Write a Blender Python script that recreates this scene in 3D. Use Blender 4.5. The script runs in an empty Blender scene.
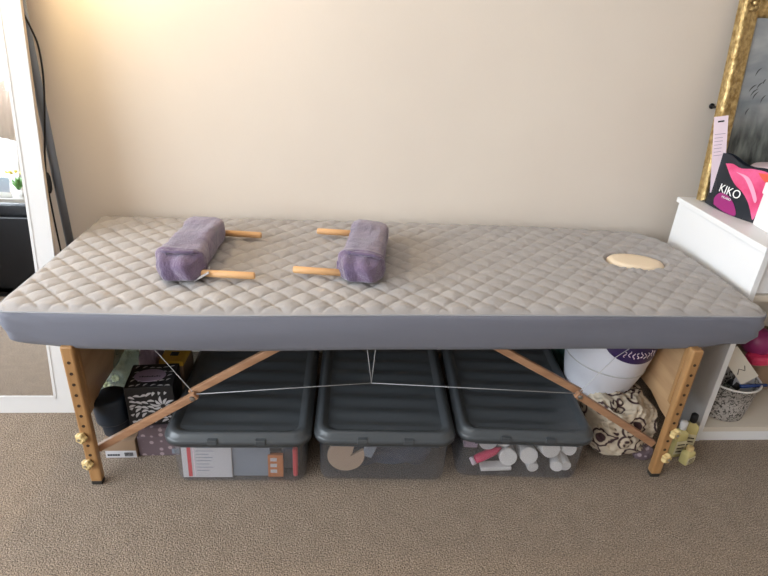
import bpy, bmesh, math, random
from mathutils import Vector, Matrix, noise
random.seed(7)
C = bpy.context.scene.collection
PI = math.pi

# ------------------------------------------------------------------ helpers
def obj(name, bm, m, parent=None, smooth=False, loc=None, rot=None):
    me = bpy.data.meshes.new(name)
    bmesh.ops.recalc_face_normals(bm, faces=bm.faces)
    bm.to_mesh(me); bm.free()
    for mm in (m if isinstance(m, (list, tuple)) else [m]):
        me.materials.append(mm)
    if smooth:
        for p in me.polygons: p.use_smooth = True
    o = bpy.data.objects.new(name, me); C.objects.link(o)
    if parent: o.parent = parent
    if loc: o.location = loc
    if rot: o.rotation_euler = rot
    return o

def tag(o, label=None, cat=None, group=None, kind=None):
    if label: o['label'] = label
    if cat: o['category'] = cat
    if group: o['group'] = group
    if kind: o['kind'] = kind
    return o

def thing(name, label, cat, loc=(0, 0, 0), rot=(0, 0, 0), group=None):
    o = bpy.data.objects.new(name, None); C.objects.link(o)
    o.empty_display_size = .02
    o.location = loc; o.rotation_euler = rot
    return tag(o, label, cat, group)

def dup(root, loc, rot, label):
    r = root.copy(); C.objects.link(r); r.location = loc; r.rotation_euler = rot; r['label'] = label
    for ch in list(root.children):
        c = ch.copy(); C.objects.link(c); c.parent = r
        for g in list(ch.children):
            d = g.copy(); C.objects.link(d); d.parent = c
    return r

def box(bm, x0, x1, y0, y1, z0, z1, bevel=0, M=None, seg=2):
    r = bmesh.ops.create_cube(bm, size=1)
    vs = r['verts']
    for v in vs:
        v.co = Vector((x0 + (v.co.x + .5) * (x1 - x0), y0 + (v.co.y + .5) * (y1 - y0), z0 + (v.co.z + .5) * (z1 - z0)))
    if M: bmesh.ops.transform(bm, matrix=M, verts=vs)
    if bevel:
        es = list({e for v in vs for e in v.link_edges})
        bmesh.ops.bevel(bm, geom=es, offset=bevel, segments=seg, affect='EDGES', profile=.5)
    return bm

def B(*a, **k): return box(bmesh.new(), *a, **k)

def lathe(bm, prof, n=32, M=None, sx=1, sy=1):
    rings = []
    for r, z in prof:
        if r < 1e-6: ring = [bm.verts.new((0, 0, z))]
        else: ring = [bm.verts.new((r * sx * math.cos(2 * PI * i / n), r * sy * math.sin(2 * PI * i / n), z)) for i in range(n)]
        rings.append(ring)
    for a, b in zip(rings, rings[1:]):
        for i in range(n):
            j = (i + 1) % n
            if len(a) == 1 and len(b) == 1: continue
            if len(a) == 1: bm.faces.new((a[0], b[i], b[j]))
            elif len(b) == 1: bm.faces.new((a[i], b[0], a[j]))
            else: bm.faces.new((a[i], a[j], b[j], b[i]))
    if M:
        bmesh.ops.transform(bm, matrix=M, verts=[v for r in rings for v in r])
    return bm

def tube(bm, pts, r, n=10, cap=True):
    pts = [Vector(p) for p in pts]
    rings = []
    up = Vector((0.13, .21, .97)).normalized()
    for i, p in enumerate(pts):
        d = (pts[min(i + 1, len(pts) - 1)] - pts[max(i - 1, 0)]).normalized()
        a = d.cross(up)
        if a.length < .05: a = d.cross(Vector((1, 0, 0)))
        a.normalize(); b = d.cross(a).normalized()
        rr = r[i] if isinstance(r, (list, tuple)) else r
        rings.append([bm.verts.new(p + a * rr * math.cos(2 * PI * k / n) + b * rr * math.sin(2 * PI * k / n)) for k in range(n)])
    for a, b in zip(rings, rings[1:]):
        for i in range(n):
            j = (i + 1) % n
            bm.faces.new((a[i], a[j], b[j], b[i]))
    if cap:
        bm.faces.new(rings[0]); bm.faces.new(list(reversed(rings[-1])))
    return bm

def spline(pts, k=8):
    pts = [Vector(p) for p in pts]; out = []
    P = [pts[0] * 2 - pts[1]] + pts + [pts[-1] * 2 - pts[-2]]
    for i in range(1, len(P) - 2):
        a, b, c, d = P[i - 1:i + 3]
        for s in range(k):
            t = s / k
            out.append(.5 * ((2 * b) + (c - a) * t + (2 * a - 5 * b + 4 * c - d) * t * t + (3 * b - a - 3 * c + d) * t ** 3))
    out.append(pts[-1]); return out

def aim(loc, direction):      # matrix placing local +z along direction
    q = Vector(direction).normalized().to_track_quat('Z', 'Y')
    return Matrix.Translation(loc) @ q.to_matrix().to_4x4()

def rrect(hx, hy, r, n=8):    # rounded rectangle contour
    out = []
    for cx, cy, a0 in ((hx - r, hy - r, 0), (-hx + r, hy - r, PI / 2), (-hx + r, -hy + r, PI), (hx - r, -hy + r, 1.5 * PI)):
        for i in range(n + 1):
            a = a0 + i * PI / 2 / n
            out.append((cx + r * math.cos(a), cy + r * math.sin(a)))
    return out

def loft(bm, rings, close_bottom=False, close_top=False):
    R = [[bm.verts.new(p) for p in ring] for ring in rings]
    n = len(R[0])
    for a, b in zip(R, R[1:]):
        for i in range(n):
            j = (i + 1) % n
            bm.faces.new((a[i], a[j], b[j], b[i]))
    if close_bottom: bm.faces.new(list(reversed(R[0])))
    if close_top: bm.faces.new(R[-1])
    return bm

def grid(bm, nu, nv, fn):
    V = [[bm.verts.new(fn(i / nu, j / nv)) for j in range(nv + 1)] for i in range(nu + 1)]
    for i in range(nu):
        for j in range(nv):
            bm.faces.new((V[i][j], V[i + 1][j], V[i + 1][j + 1], V[i][j + 1]))
    return bm

def text_bm(s, size, extrude=.0004):
    cu = bpy.data.curves.new('lettering', 'FONT'); cu.body = s; cu.size = size; cu.extrude = extrude
    cu.align_x = 'CENTER'; cu.align_y = 'CENTER'
    o = bpy.data.objects.new('lettering', cu); C.objects.link(o)
    dg = bpy.context.evaluated_depsgraph_get()
    me = bpy.data.meshes.new_from_object(o.evaluated_get(dg))
    bm = bmesh.new(); bm.from_mesh(me)
    bpy.data.objects.remove(o); bpy.data.curves.remove(cu); bpy.data.meshes.remove(me)
    return bm

# ------------------------------------------------------------------ materials
def mat(name, col, rough=.5, metal=0, spec=.5, col2=None, nscale=8, ndetail=4, contrast=(.35, .65),
        bump=0, bscale=None, stretch=None, trans=0, alpha=None, emit=None, sheen=0, kind='NOISE', bdist=.01, ior=1.45):
    m = bpy.data.materials.new(name); m.use_nodes = True
    nt = m.node_tree; N = nt.nodes; L = nt.links
    p = N['Principled BSDF']
    p.inputs['Base Color'].default_value = (*col, 1)
    p.inputs['Roughness'].default_value = rough; p.inputs['Metallic'].default_value = metal
    p.inputs['Specular IOR Level'].default_value = spec
    p.inputs['IOR'].default_value = ior
    if sheen: p.inputs['Sheen Weight'].default_value = sheen
    if trans: p.inputs['Transmission Weight'].default_value = trans
    if alpha is not None: p.inputs['Alpha'].default_value = alpha
    if emit: p.inputs['Emission Color'].default_value = (*emit[:3], 1); p.inputs['Emission Strength'].default_value = emit[3]
    tc = N.new('ShaderNodeTexCoord'); mp = N.new('ShaderNodeMapping')
    L.new(tc.outputs['Object'], mp.inputs['Vector'])
    if stretch: mp.inputs['Scale'].default_value = stretch
    if col2:
        if kind == 'VORONOI':
            t = N.new('ShaderNodeTexVoronoi'); t.inputs['Scale'].default_value = nscale; out = t.outputs['Distance']
        else:
            t = N.new('ShaderNodeTexNoise'); t.inputs['Scale'].default_value = nscale; t.inputs['Detail'].default_value = ndetail; out = t.outputs['Fac']
        L.new(mp.outputs[0], t.inputs['Vector'])
        r = N.new('ShaderNodeValToRGB'); r.color_ramp.elements[0].position = contrast[0]; r.color_ramp.elements[1].position = contrast[1]
        r.color_ramp.elements[0].color = (*col, 1); r.color_ramp.elements[1].color = (*col2, 1)
        L.new(out, r.inputs['Fac']); L.new(r.outputs['Color'], p.inputs['Base Color'])
    if bump:
        t2 = N.new('ShaderNodeTexNoise'); t2.inputs['Scale'].default_value = bscale or nscale; t2.inputs['Detail'].default_value = 3
        L.new(mp.outputs[0], t2.inputs['Vector'])
        b = N.new('ShaderNodeBump'); b.inputs['Strength'].default_value = bump; b.inputs['Distance'].default_value = bdist
        L.new(t2.outputs['Fac'], b.inputs['Height']); L.new(b.outputs['Normal'], p.inputs['Normal'])
    return m

def clear_mat(name, tint, f_trans, body=(.8, .8, .8), rough=.12):
    """thin translucent plastic: see-through, a little milky, glossy"""
    m = bpy.data.materials.new(name); m.use_nodes = True
    nt = m.node_tree; N = nt.nodes; L = nt.links
    N.remove(N['Principled BSDF'])
    out = N['Material Output']
    tr = N.new('ShaderNodeBsdfTransparent'); tr.inputs['Color'].default_value = (*tint, 1)
    di = N.new('ShaderNodeBsdfDiffuse'); di.inputs['Color'].default_value = (*body, 1)
    gl = N.new('ShaderNodeBsdfGlossy'); gl.inputs['Roughness'].default_value = rough
    fr = N.new('ShaderNodeMath'); fr.operation = 'MULTIPLY_ADD'; fr.inputs[1].default_value = .5; fr.inputs[2].default_value = .03
    lw = N.new('ShaderNodeLayerWeight'); lw.inputs['Blend'].default_value = .12; L.new(lw.outputs['Facing'], fr.inputs[0])
    a = N.new('ShaderNodeMixShader'); a.inputs['Fac'].default_value = f_trans
    L.new(di.outputs[0], a.inputs[1]); L.new(tr.outputs[0], a.inputs[2])
    b = N.new('ShaderNodeMixShader')
    L.new(fr.outputs[0], b.inputs['Fac']); L.new(a.outputs[0], b.inputs[1]); L.new(gl.outputs[0], b.inputs[2])
    L.new(b.outputs[0], out.inputs['Surface'])
    return m

M = {}
M['wall'] = mat('wall_paint', (.68, .60, .525), .85, col2=(.72, .64, .56), nscale=1.5, bump=.12, bscale=160, bdist=.002, spec=.2)
M['ceil'] = mat('ceiling_paint', (.75, .73, .70), .9, bump=.05, bscale=90)
M['trim'] = mat('white_gloss_trim', (.75, .74, .72), .4)
M['mirror_frame'] = mat('white_mirror_frame', (.60, .58, .57), .45, bump=.03, bscale=40)
M['mirror_side'] = mat('beige_mirror_edge', (.62, .50, .38), .6)
M['glass'] = mat('mirror_glass', (.86, .87, .88), .015, metal=1)
M['pole'] = mat('grey_metal_pole', (.20, .23, .28), .35, metal=.4)
M['black'] = mat('black_plastic', (.012, .012, .014), .35)
M['blackcloth'] = mat('black_matt', (.02, .02, .025), .8)
M['quilt'] = mat('quilted_cotton', (.31, .288, .28), .9, col2=(.35, .325, .315), nscale=14, bump=.35, bscale=230, bdist=.002, sheen=.2, spec=.15)
M['skirt'] = mat('grey_jersey', (.150, .152, .185), .85, col2=(.175, .178, .212), nscale=5, bump=.15, bscale=150, stretch=(.25, .25, 1.6), bdist=.003, sheen=.1, spec=.15)
M['seam'] = mat('seam_piping', (.30, .30, .32), .9)
M['vinyl'] = mat('cream_vinyl', (.80, .66, .49), .45, bump=.1, bscale=60)
M['board'] = mat('black_underside', (.035, .03, .03), .7)
M['beech'] = mat('varnished_beech', (.30, .155, .06), .34, col2=(.39, .215, .09), nscale=6, stretch=(9, 9, .7), bump=.05, bscale=20)
M['beechx'] = mat('varnished_beech_brace', (.30, .155, .085), .36, col2=(.40, .22, .125), nscale=6, stretch=(1, 9, 9), bump=.05, bscale=20)
M['ply'] = mat('birch_panel', (.42, .25, .13), .4, col2=(.55, .35, .19), nscale=4, stretch=(1, 1, 6))
M['knob'] = mat('yellowed_nylon', (.60, .44, .20), .4)
M['rubber'] = mat('dark_rubber', (.03, .025, .02), .7)
M['steel'] = mat('steel', (.5, .5, .5), .3, metal=1)
M['hole'] = mat('bored_hole', (.04, .02, .01), .9)
M['purple'] = mat('purple_towelling', (.105, .075, .135), .95, col2=(.175, .125, .200), nscale=14, bump=.9, bscale=240, bdist=.004, sheen=.5, spec=.1)
M['dowel'] = mat('pine_dowel', (.60, .33, .15), .45, col2=(.68, .41, .20), nscale=6, stretch=(1, 8, 8))
M['lid'] = mat('slate_plastic', (.056, .062, .068), .33, bump=.05, bscale=300, bdist=.001)
M['bin'] = clear_mat('clear_polypropylene', (.97, .97, .98), .95, (.5, .51, .54), .2)
M['paper'] = mat('white_paper', (.55, .54, .56), .6)
M['red'] = mat('red_print', (.55, .05, .06), .5)
M['orange'] = mat('orange_card', (.50, .17, .05), .5)
M['bluegrey'] = mat('blue_grey_folder', (.20, .235, .29), .5, col2=(.26, .29, .34), nscale=9)
M['navy'] = mat('navy_fabric', (.018, .027, .055), .8, col2=(.04, .055, .09), nscale=9, bump=.5, bscale=30)
M['tan'] = mat('tan_card', (.40, .29, .21), .7)
M['white'] = mat('white_plastic', (.72, .70, .68), .35)
M['pink'] = mat('hot_pink_plastic', (.65, .04, .12), .35)
M['navyplastic'] = mat('dark_navy_plastic', (.012, .020, .032), .38)
M['purplebox'] = None
M['yellow'] = mat('yellow_card', (.62, .36, .03), .4, col2=(.70, .45, .06), nscale=6)
M['tanbox'] = mat('brown_carton', (.30, .20, .13), .6)
M['lilac'] = mat('lilac_packet', (.30, .23, .32), .5)
M['film'] = clear_mat('cellophane', (.80, .86, .80), .72, (.30, .36, .32), .1)
M['flower'] = mat('pale_yellow_petals', (.65, .58, .35), .7)
M['greenfoil'] = mat('green_glassy_plastic', (.03, .09, .075), .2, col2=(.12, .22, .20), nscale=20)
M['amber'] = mat('yellow_oil', (.58, .50, .22), .15, trans=.0)
M['label'] = mat('cream_label', (.60, .54, .36), .5)
M['pinkcard'] = mat('pale_pink_card', (.80, .66, .74), .5)
M['blueplastic'] = mat('blue_plastic', (.01, .035, .16), .25)
M['magenta'] = mat('magenta_plastic', (.28, .03, .13), .35)
M['gold'] = mat('antique_gilt', (.30, .19, .065), .38, metal=.75, col2=(.62, .46, .22), nscale=60, bump=.6, bscale=150, bdist=.005)
M['unit'] = mat('white_melamine', (.78, .78, .79), .4)
M['unitedge'] = mat('cream_edge_band', (.66, .60, .52), .5)
M['desk'] = mat('black_desk', (.012, .013, .016), .3)
M['led'] = mat('blue_standby_light', (.0, .02, .2), .4, emit=(.05, .2, 1, 3))
M['leaf'] = mat('green_leaf', (.10, .22, .05), .5)
M['bloom'] = mat('yellow_bloom', (.75, .55, .10), .6)
M['shade'] = mat('cream_lamp_shade', (.8, .72, .55), .8)
M['curtain'] = mat('beige_blind', (.55, .47, .42), .9, bump=.2, bscale=50)
M['cable'] = mat('grey_cable', (.45, .45, .46), .4)

# carpet : looped pile
def carpet():
    m = bpy.data.materials.new('beige_carpet'); m.use_nodes = True
    nt = m.node_tree; N = nt.nodes; L = nt.links; p = N['Principled BSDF']
    p.inputs['Roughness'].default_value = 1; p.inputs['Specular IOR Level'].default_value = .1
    p.inputs['Sheen Weight'].default_value = .15
    tc = N.new('ShaderNodeTexCoord')
    a = N.new('ShaderNodeTexNoise'); a.inputs['Scale'].default_value = 300; a.inputs['Detail'].default_value = 6
    b = N.new('ShaderNodeTexNoise'); b.inputs['Scale'].default_value = 22; b.inputs['Detail'].default_value = 4
    v = N.new('ShaderNodeTexVoronoi'); v.inputs['Scale'].default_value = 260
    for t in (a, b, v): L.new(tc.outputs['Object'], t.inputs['Vector'])
    r = N.new('ShaderNodeValToRGB')
    e = r.color_ramp.elements; e[0].position = .36; e[0].color = (.085, .062, .044, 1); e[1].position = .62; e[1].color = (.40, .31, .235, 1)
    L.new(a.outputs['Fac'], r.inputs['Fac'])
    mx = N.new('ShaderNodeMix'); mx.data_type = 'RGBA'; mx.blend_type = 'MULTIPLY'; mx.inputs['Factor'].default_value = .55
    r2 = N.new('ShaderNodeValToRGB'); r2.color_ramp.elements[0].position = .3; r2.color_ramp.elements[0].color = (.72, .70, .68, 1); r2.color_ramp.elements[1].position = .7
    L.new(b.outputs['Fac'], r2.inputs['Fac'])
    L.new(r.outputs['Color'], mx.inputs['A']); L.new(r2.outputs['Color'], mx.inputs['B'])
    L.new(mx.outputs['Result'], p.inputs['Base Color'])
    bp = N.new('ShaderNodeBump'); bp.inputs['Strength'].default_value = .55; bp.inputs['Distance'].default_value = .006
    ad = N.new('ShaderNodeMath'); ad.operation = 'SUBTRACT'
    L.new(a.outputs['Fac'], ad.inputs[0]); L.new(v.outputs['Distance'], ad.inputs[1]); L.new(ad.outputs[0], bp.inputs['Height'])
    L.new(bp.outputs['Normal'], p.inputs['Normal'])
    return m
M['carpet'] = carpet()

def pattern_mat(name, base, ink, kind, scale, rough=.6, th=(.28, .33), axes=(1, 1, 1)):
    m = bpy.data.materials.new(name); m.use_nodes = True
    nt = m.node_tree; N = nt.nodes; L = nt.links; p = N['Principled BSDF']; p.inputs['Roughness'].default_value = rough
    tc = N.new('ShaderNodeTexCoord'); mp = N.new('ShaderNodeMapping'); mp.inputs['Scale'].default_value = axes
    L.new(tc.outputs['Object'], mp.inputs['Vector'])
    r = N.new('ShaderNodeValToRGB'); r.color_ramp.interpolation = 'LINEAR'
    e = r.color_ramp.elements
    if kind == 'dots':
        t = N.new('ShaderNodeTexVoronoi'); t.inputs['Scale'].default_value = scale; t.inputs['Randomness'].default_value = .35
        out = t.outputs['Distance']
    elif kind == 'rings':
        t = N.new('ShaderNodeTexVoronoi'); t.inputs['Scale'].default_value = scale; t.inputs['Randomness'].default_value = .7
        out = t.outputs['Distance']
    else:
        t = N.new('ShaderNodeTexNoise'); t.inputs['Scale'].default_value = scale; t.inputs['Detail'].default_value = 1.5; t.inputs['Distortion'].default_value = 1.3
        out = t.outputs['Fac']
    L.new(mp.outputs[0], t.inputs['Vector'])
    if kind == 'rings':
        e[0].position = .0; e[0].color = (*ink, 1); e[1].position = .22; e[1].color = (*ink, 1)
        for pos, c in ((.27, base), (.36, base), (.40, ink), (.46, ink), (.50, base)):
            x = e.new(pos); x.color = (*c, 1)
    else:
        e[0].position = th[0]; e[0].color = (*ink, 1); e[1].position = th[1]; e[1].color = (*base, 1)
    L.new(out, r.inputs['Fac']); L.new(r.outputs['Color'], p.inputs['Base Color'])
    return m
M['dotbox'] = pattern_mat('mauve_spotted_card', (.14, .10, .115), (.38, .30, .32), 'dots', 42, th=(.22, .30))
M['cloth'] = pattern_mat('cream_ring_print_cotton', (.52, .44, .34), (.05, .022, .025), 'rings', 16, .9)
M['lace'] = pattern_mat('white_punched_basket', (.50, .47, .45), (.06, .055, .05), 'noise', 120, th=(.42, .50))

# ------------------------------------------------------------------ camera
CAM = Vector((-.16909, -1.19838, 1.21452)); PITCH, ROLL, YAW, F = .461293, .05931, -.09735, 568.467
cp, sp, cy, sy = math.cos(PITCH), math.sin(PITCH), math.cos(YAW), math.sin(YAW)
Z = Matrix.Rotation(YAW, 3, 'Z')
fwd = Z @ Vector((0, cp, -sp)); rt = Z @ Vector((1, 0, 0)); up = rt.cross(fwd)
r2 = rt * math.cos(ROLL) + up * math.sin(ROLL); u2 = -rt * math.sin(ROLL) + up * math.cos(ROLL)
cd = bpy.data.cameras.new('camera'); cam = bpy.data.objects.new('camera', cd); C.objects.link(cam)
mw = Matrix((r2, u2, -fwd)).transposed().to_4x4(); mw.translation = CAM
cam.matrix_world = mw
cd.sensor_width = 36; cd.lens = F / 768 * 36; cd.clip_start = .02
bpy.context.scene.camera = cam

# ------------------------------------------------------------------ the room
XL, XR, YB, YF, ZC = -2.8, 2.4, .68, -3.3, 2.4
def struct(name, bm, m, parent=None): return tag(obj(name, bm, m, parent), kind='structure')
struct('floor', B(XL - .1, XR + .1, YF - .1, YB + .1, -.1, 0), M['carpet'])
struct('ceiling', B(XL - .1, XR + .1, YF - .1, YB + .1, ZC, ZC + .1), M['ceil'])
struct('wall_back', B(XL - .1, XR + .1, YB, YB + .12, 0, ZC), M['wall'])
struct('wall_front', B(XL - .1, XR + .1, YF - .12, YF, 0, ZC), M['wall'])
struct('wall_right', B(XR, XR + .12, YF, YB, 0, ZC), M['wall'])
W0, W1, WZ0, WZ1 = -3.05, .30, .66, 2.1      # window opening in the left wall
bm = bmesh.new()
box(bm, XL - .14, XL, YF, YB, 0, WZ0); box(bm, XL - .14, XL, YF, YB, WZ1, ZC)
box(bm, XL - .14, XL, YF, W0, WZ0, WZ1); box(bm, XL - .14, XL, W1, YB, WZ0, WZ1)
struct('wall_left', bm, M['wall'])
bm = bmesh.new()
for y0, y1 in ((W0, W0 + .05), (-2.25, -2.19), (-1.40, -1.34), (-.58, -.52), (W1 - .05, W1)): box(bm, XL - .10, XL - .04, y0, y1, WZ0, WZ1)
box(bm, XL - .10, XL - .04, W0, W1, WZ0, WZ0 + .05); box(bm, XL - .10, XL - .04, W0, W1, WZ1 - .05, WZ1)
win = struct('window_1', bm, M['trim'])
struct('window_sill', B(XL - .12, XL + .12, W0 - .05, W1 + .05, WZ0 - .035, WZ0, bevel=.006), M['trim'], win)
pane = struct('window_pane', B(XL - .072, XL - .068, W0 + .02, W1 - .02, WZ0 + .02, WZ1 - .02), clear_mat('window_glass', (.97, .98, .98), .99, (.8, .8, .8), .02), win)
bm = bmesh.new()
grid(bm, 60, 2, lambda u, v: (XL - .02 + .008 * math.sin(u * 60), W0 + .02 + u * .84, 1.13 + v * .93))
cm = M['curtain'].node_tree; tl = cm.nodes.new('ShaderNodeBsdfTranslucent'); tl.inputs['Color'].default_value = (.75, .66, .58, 1); ms = cm.nodes.new('ShaderNodeMixShader'); ms.inputs['Fac'].default_value = .3
cm.links.new(cm.nodes['Principled BSDF'].outputs[0], ms.inputs[1]); cm.links.new(tl.outputs[0], ms.inputs[2]); cm.links.new(ms.outputs[0], cm.nodes['Material Output'].inputs['Surface'])
bl = obj('roller_blind', bm, M['curtain'], smooth=True)
bl.modifiers.new('thick', 'SOLIDIFY').thickness = .004
tag(bl, 'beige blind half lowered over the window seen in the mirror', 'blind')
struct('baseboard_right', B(XR - .016, XR, YF, YB, 0, .09, bevel=.004), M['trim'])
struct('baseboard_left', B(XL, XL + .016, YF, YB - .02, 0, .09, bevel=.004), M['trim'])
struct('baseboard_front', B(XL + .02, XR - .02, YF, YF + .016, 0, .09, bevel=.004), M['trim'])
struct('baseboard_back', B(XL + .02, XR - .02, YB - .016, YB, 0, .09, bevel=.004), M['trim'])

# ------------------------------------------------------------------ massage table
H = .5452
def lerp(a, b, t): return a + (b - a) * t
def pl(x, pts):
    for (x0, y0), (x1, y1) in zip(pts, pts[1:]):
        if x <= x1: return y0 + (y1 - y0) * max(0, (x - x0)) / (x1 - x0)
    return pts[-1][1]
def sm(x, pts):
    return sum(pl(x + d, pts) for d in (-.08, -.04, 0, .04, .08)) / 5
def warp(X, Y):   # X in [-1,1], Y in [0,1]
    fy = sm(X, [(-1, .006), (-.5, -.004), (0, .012), (.5, .020), (1, .024)])
    by = sm(X, [(-1, .638), (0, .652), (.6, .634), (1, .606)])
    lx = sm(Y, [(0, -.956), (.3, -.950), (1, -.936)])
    rx = sm(Y, [(0, .972), (.4, .976), (.75, .960), (1, .925)])
    return lerp(lx, rx, (X + 1) / 2), lerp(fy, by, Y)
HX, HY = .95, .32
def corner_r(x, y):
    if x > 0 and y > 0: return .11
    if x > 0: return .035
    if y > 0: return .03
    return .035
def clampr(x, y, inset=0):
    """pull a point of the rectangle into the rounded outline"""
    r = corner_r(x, y); hx, hy = HX - inset, HY - inset
    x = max(-hx, min(hx, x)); y = max(-hy, min(hy, y))
    ax, ay = abs(x) - (HX - r), abs(y) - (HY - r)
    if ax > 0 and ay > 0:
        m = max(ax, ay); l = math.hypot(ax, ay); k = m / l
        # square -> disc mapping keeps the grid regular
        ax, ay = ax * k, ay * k
        x = math.copysign(HX - r + ax, x); y = math.copysign(HY - r + ay, y)
    return x, y
def edge_dist(x, y):
    r = corner_r(x, y)
    ax, ay = abs(x) - (HX - r), abs(y) - (HY - r)
    if ax > 0 and ay > 0: return r - math.hypot(ax, ay)
    return min(HX - abs(x), HY - abs(y))
HOLE = (.758, .352, .083, .056)
def top_z(x, y, wx, wy):
    a = .0700
    nx = noise.noise((wx * 5, wy * 5, 1.3)) * .006
    s1 = abs(math.sin(PI * (wx + wy + nx) / a)); s2 = abs(math.sin(PI * (wx - wy * .98 + nx) / a))
    w2 = .95 - .45 * min(1, max(0, (wx + .3) / .8))
    e = edge_dist(x, y); k = min(1, e / .016); k = k * k * (3 - 2 * k)
    q = s1 ** .38 * (1 - w2 + w2 * s2 ** .38) * k
    z = .0078 * q - .0022 * k * math.exp(-(s1 / .10) ** 2) - .0016 * k * w2 * math.exp(-(s2 / .10) ** 2)
    z += .0012 * noise.noise((wx * 40, wy * 40, 0)) * q + .0007 * k * noise.noise((wx * 110, wy * 110, 5))
    z += .003 * noise.noise((wx * 3, wy * 4, 7)) * k
    if e < .022: z -= .0085 * (1 - e / .022) ** 2.2
    # pull lines where the cover is stretched round the hole and the end corner
    d = math.hypot((wx - HOLE[0]) / HOLE[2], (wy - HOLE[1]) / HOLE[3])
    an = math.atan2(wy - HOLE[1], wx - HOLE[0])
    if d < 2.4: z += .0016 * math.sin(an * 17 + 2 * math.sin(an * 3)) * max(0, (2.4 - d) / 1.4) * (1 if d > 1 else 0)
    if d < 1.22: z -= .013 * min(1, (1.22 - d) / .14)
    return z
bm = bmesh.new()
def topfn(u, v):
    x, y = clampr((u * 2 - 1) * HX, (v * 2 - 1) * HY)
    wx, wy = warp(x / HX, (y / HY + 1) / 2)
    return (wx, wy, H + top_z(x, y, wx, wy))
table = thing('massage_table', 'long folding massage table with grey quilted cover and beech legs', 'massage table', (0, 0.32, 0))
def child(name, bm_, m_, parent=table, off=(0, -.32, 0), smooth=False):
    bmesh.ops.translate(bm_, verts=bm_.verts, vec=off)
    return obj(name, bm_, m_, parent, smooth)
grid(bm, 520, 176, topfn)
child('quilted_cover', bm, M['quilt'], smooth=True)
# perimeter samples
per = []
n1, n2 = 240, 84
for i in range(n1): per.append((-HX + 2 * HX * i / n1, -HY))
for i in range(n2): per.append((HX, -HY + 2 * HY * i / n2))
for i in range(n1): per.append((HX - 2 * HX * i / n1, HY))
for i in range(n2): per.append((-HX, HY - 2 * HY * i / n2))
rings = []; prof = [(-.004, -.0105), (.001, -.0088), (.0035, -.0115), (.0055, -.018), (.0065, -.032), (.007, -.048), (.0055, -.064), (.003, -.08), (-.001, -.099), (-.008, -.111), (-.03, -.115), (-.06, -.112)]
cen = Vector((0, 0))
for k, (o_, dz) in enumerate(prof):
    ring = []
    for (x, y) in per:
        X, Y = clampr(x, y)
        wx, wy = warp(X / HX, (Y / HY + 1) / 2)
        # outward normal of the rounded outline
        r = corner_r(X, Y)
        ax, ay = max(0, abs(X) - (HX - r)), max(0, abs(Y) - (HY - r))
        nv = Vector((math.copysign(ax, X), math.copysign(ay, Y)))
        nv = nv.normalized() if nv.length > 0 else Vector((0, 1))
        cornerness = math.exp(-((abs(wx) - .93) / .10) ** 2)
        t = k / (len(prof) - 1)
        w = .0035 * noise.noise((wx * 2.5, wy * 2.5, dz * 26)) * math.sin(PI * t) * 2
        w += cornerness * .004 * math.sin(dz * 170 + wx * 55 + wy * 9) * math.sin(PI * t)
        oo = o_ + w - cornerness * .012 * t
        sag = -.003 * math.cos(wx * 1.6) * t + cornerness * .012 * t
        ring.append((wx + nv.x * oo, wy + nv.y * oo, H + dz + sag))
    rings.append(ring)
bm = bmesh.new(); loft(bm, rings)
child('cover_skirt', bm, M['skirt'], smooth=True)
bm = bmesh.new()
tube(bm, [(*warp(clampr(x, y)[0] / HX, (clampr(x, y)[1] / HY + 1) / 2), H - .0085) for x, y in per] + [(*warp(clampr(*per[0])[0] / HX, (clampr(*per[0])[1] / HY + 1) / 2), H - .0085)], .0022, 6)
child('seam', bm, M['seam'], smooth=True)
bm = bmesh.new()
lathe(bm, [(0, .0068), (.4, .0066), (.75, .0055), (.93, .003), (1, -.004), (1, -.02)], 48, Matrix.Translation((HOLE[0], HOLE[1], H)) @ Matrix.Rotation(-.22, 4, 'Z') @ Matrix.Diagonal((HOLE[2] * 1.04, HOLE[3] * 1.04, 1, 1)))
tag(child('face_hole_pad', bm, M['vinyl'], smooth=True), 'cream oval vinyl pad showing through the face hole of the cover')
child('table_top_board', B(-.90, .90, .045, .60, H - .095, H - .03, bevel=.01), M['board'])
for x in (-.45, .45): child('cross_rail', B(x - .3, x + .3, .07, .10, H - .125, H - .095), M['beechx'])

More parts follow.
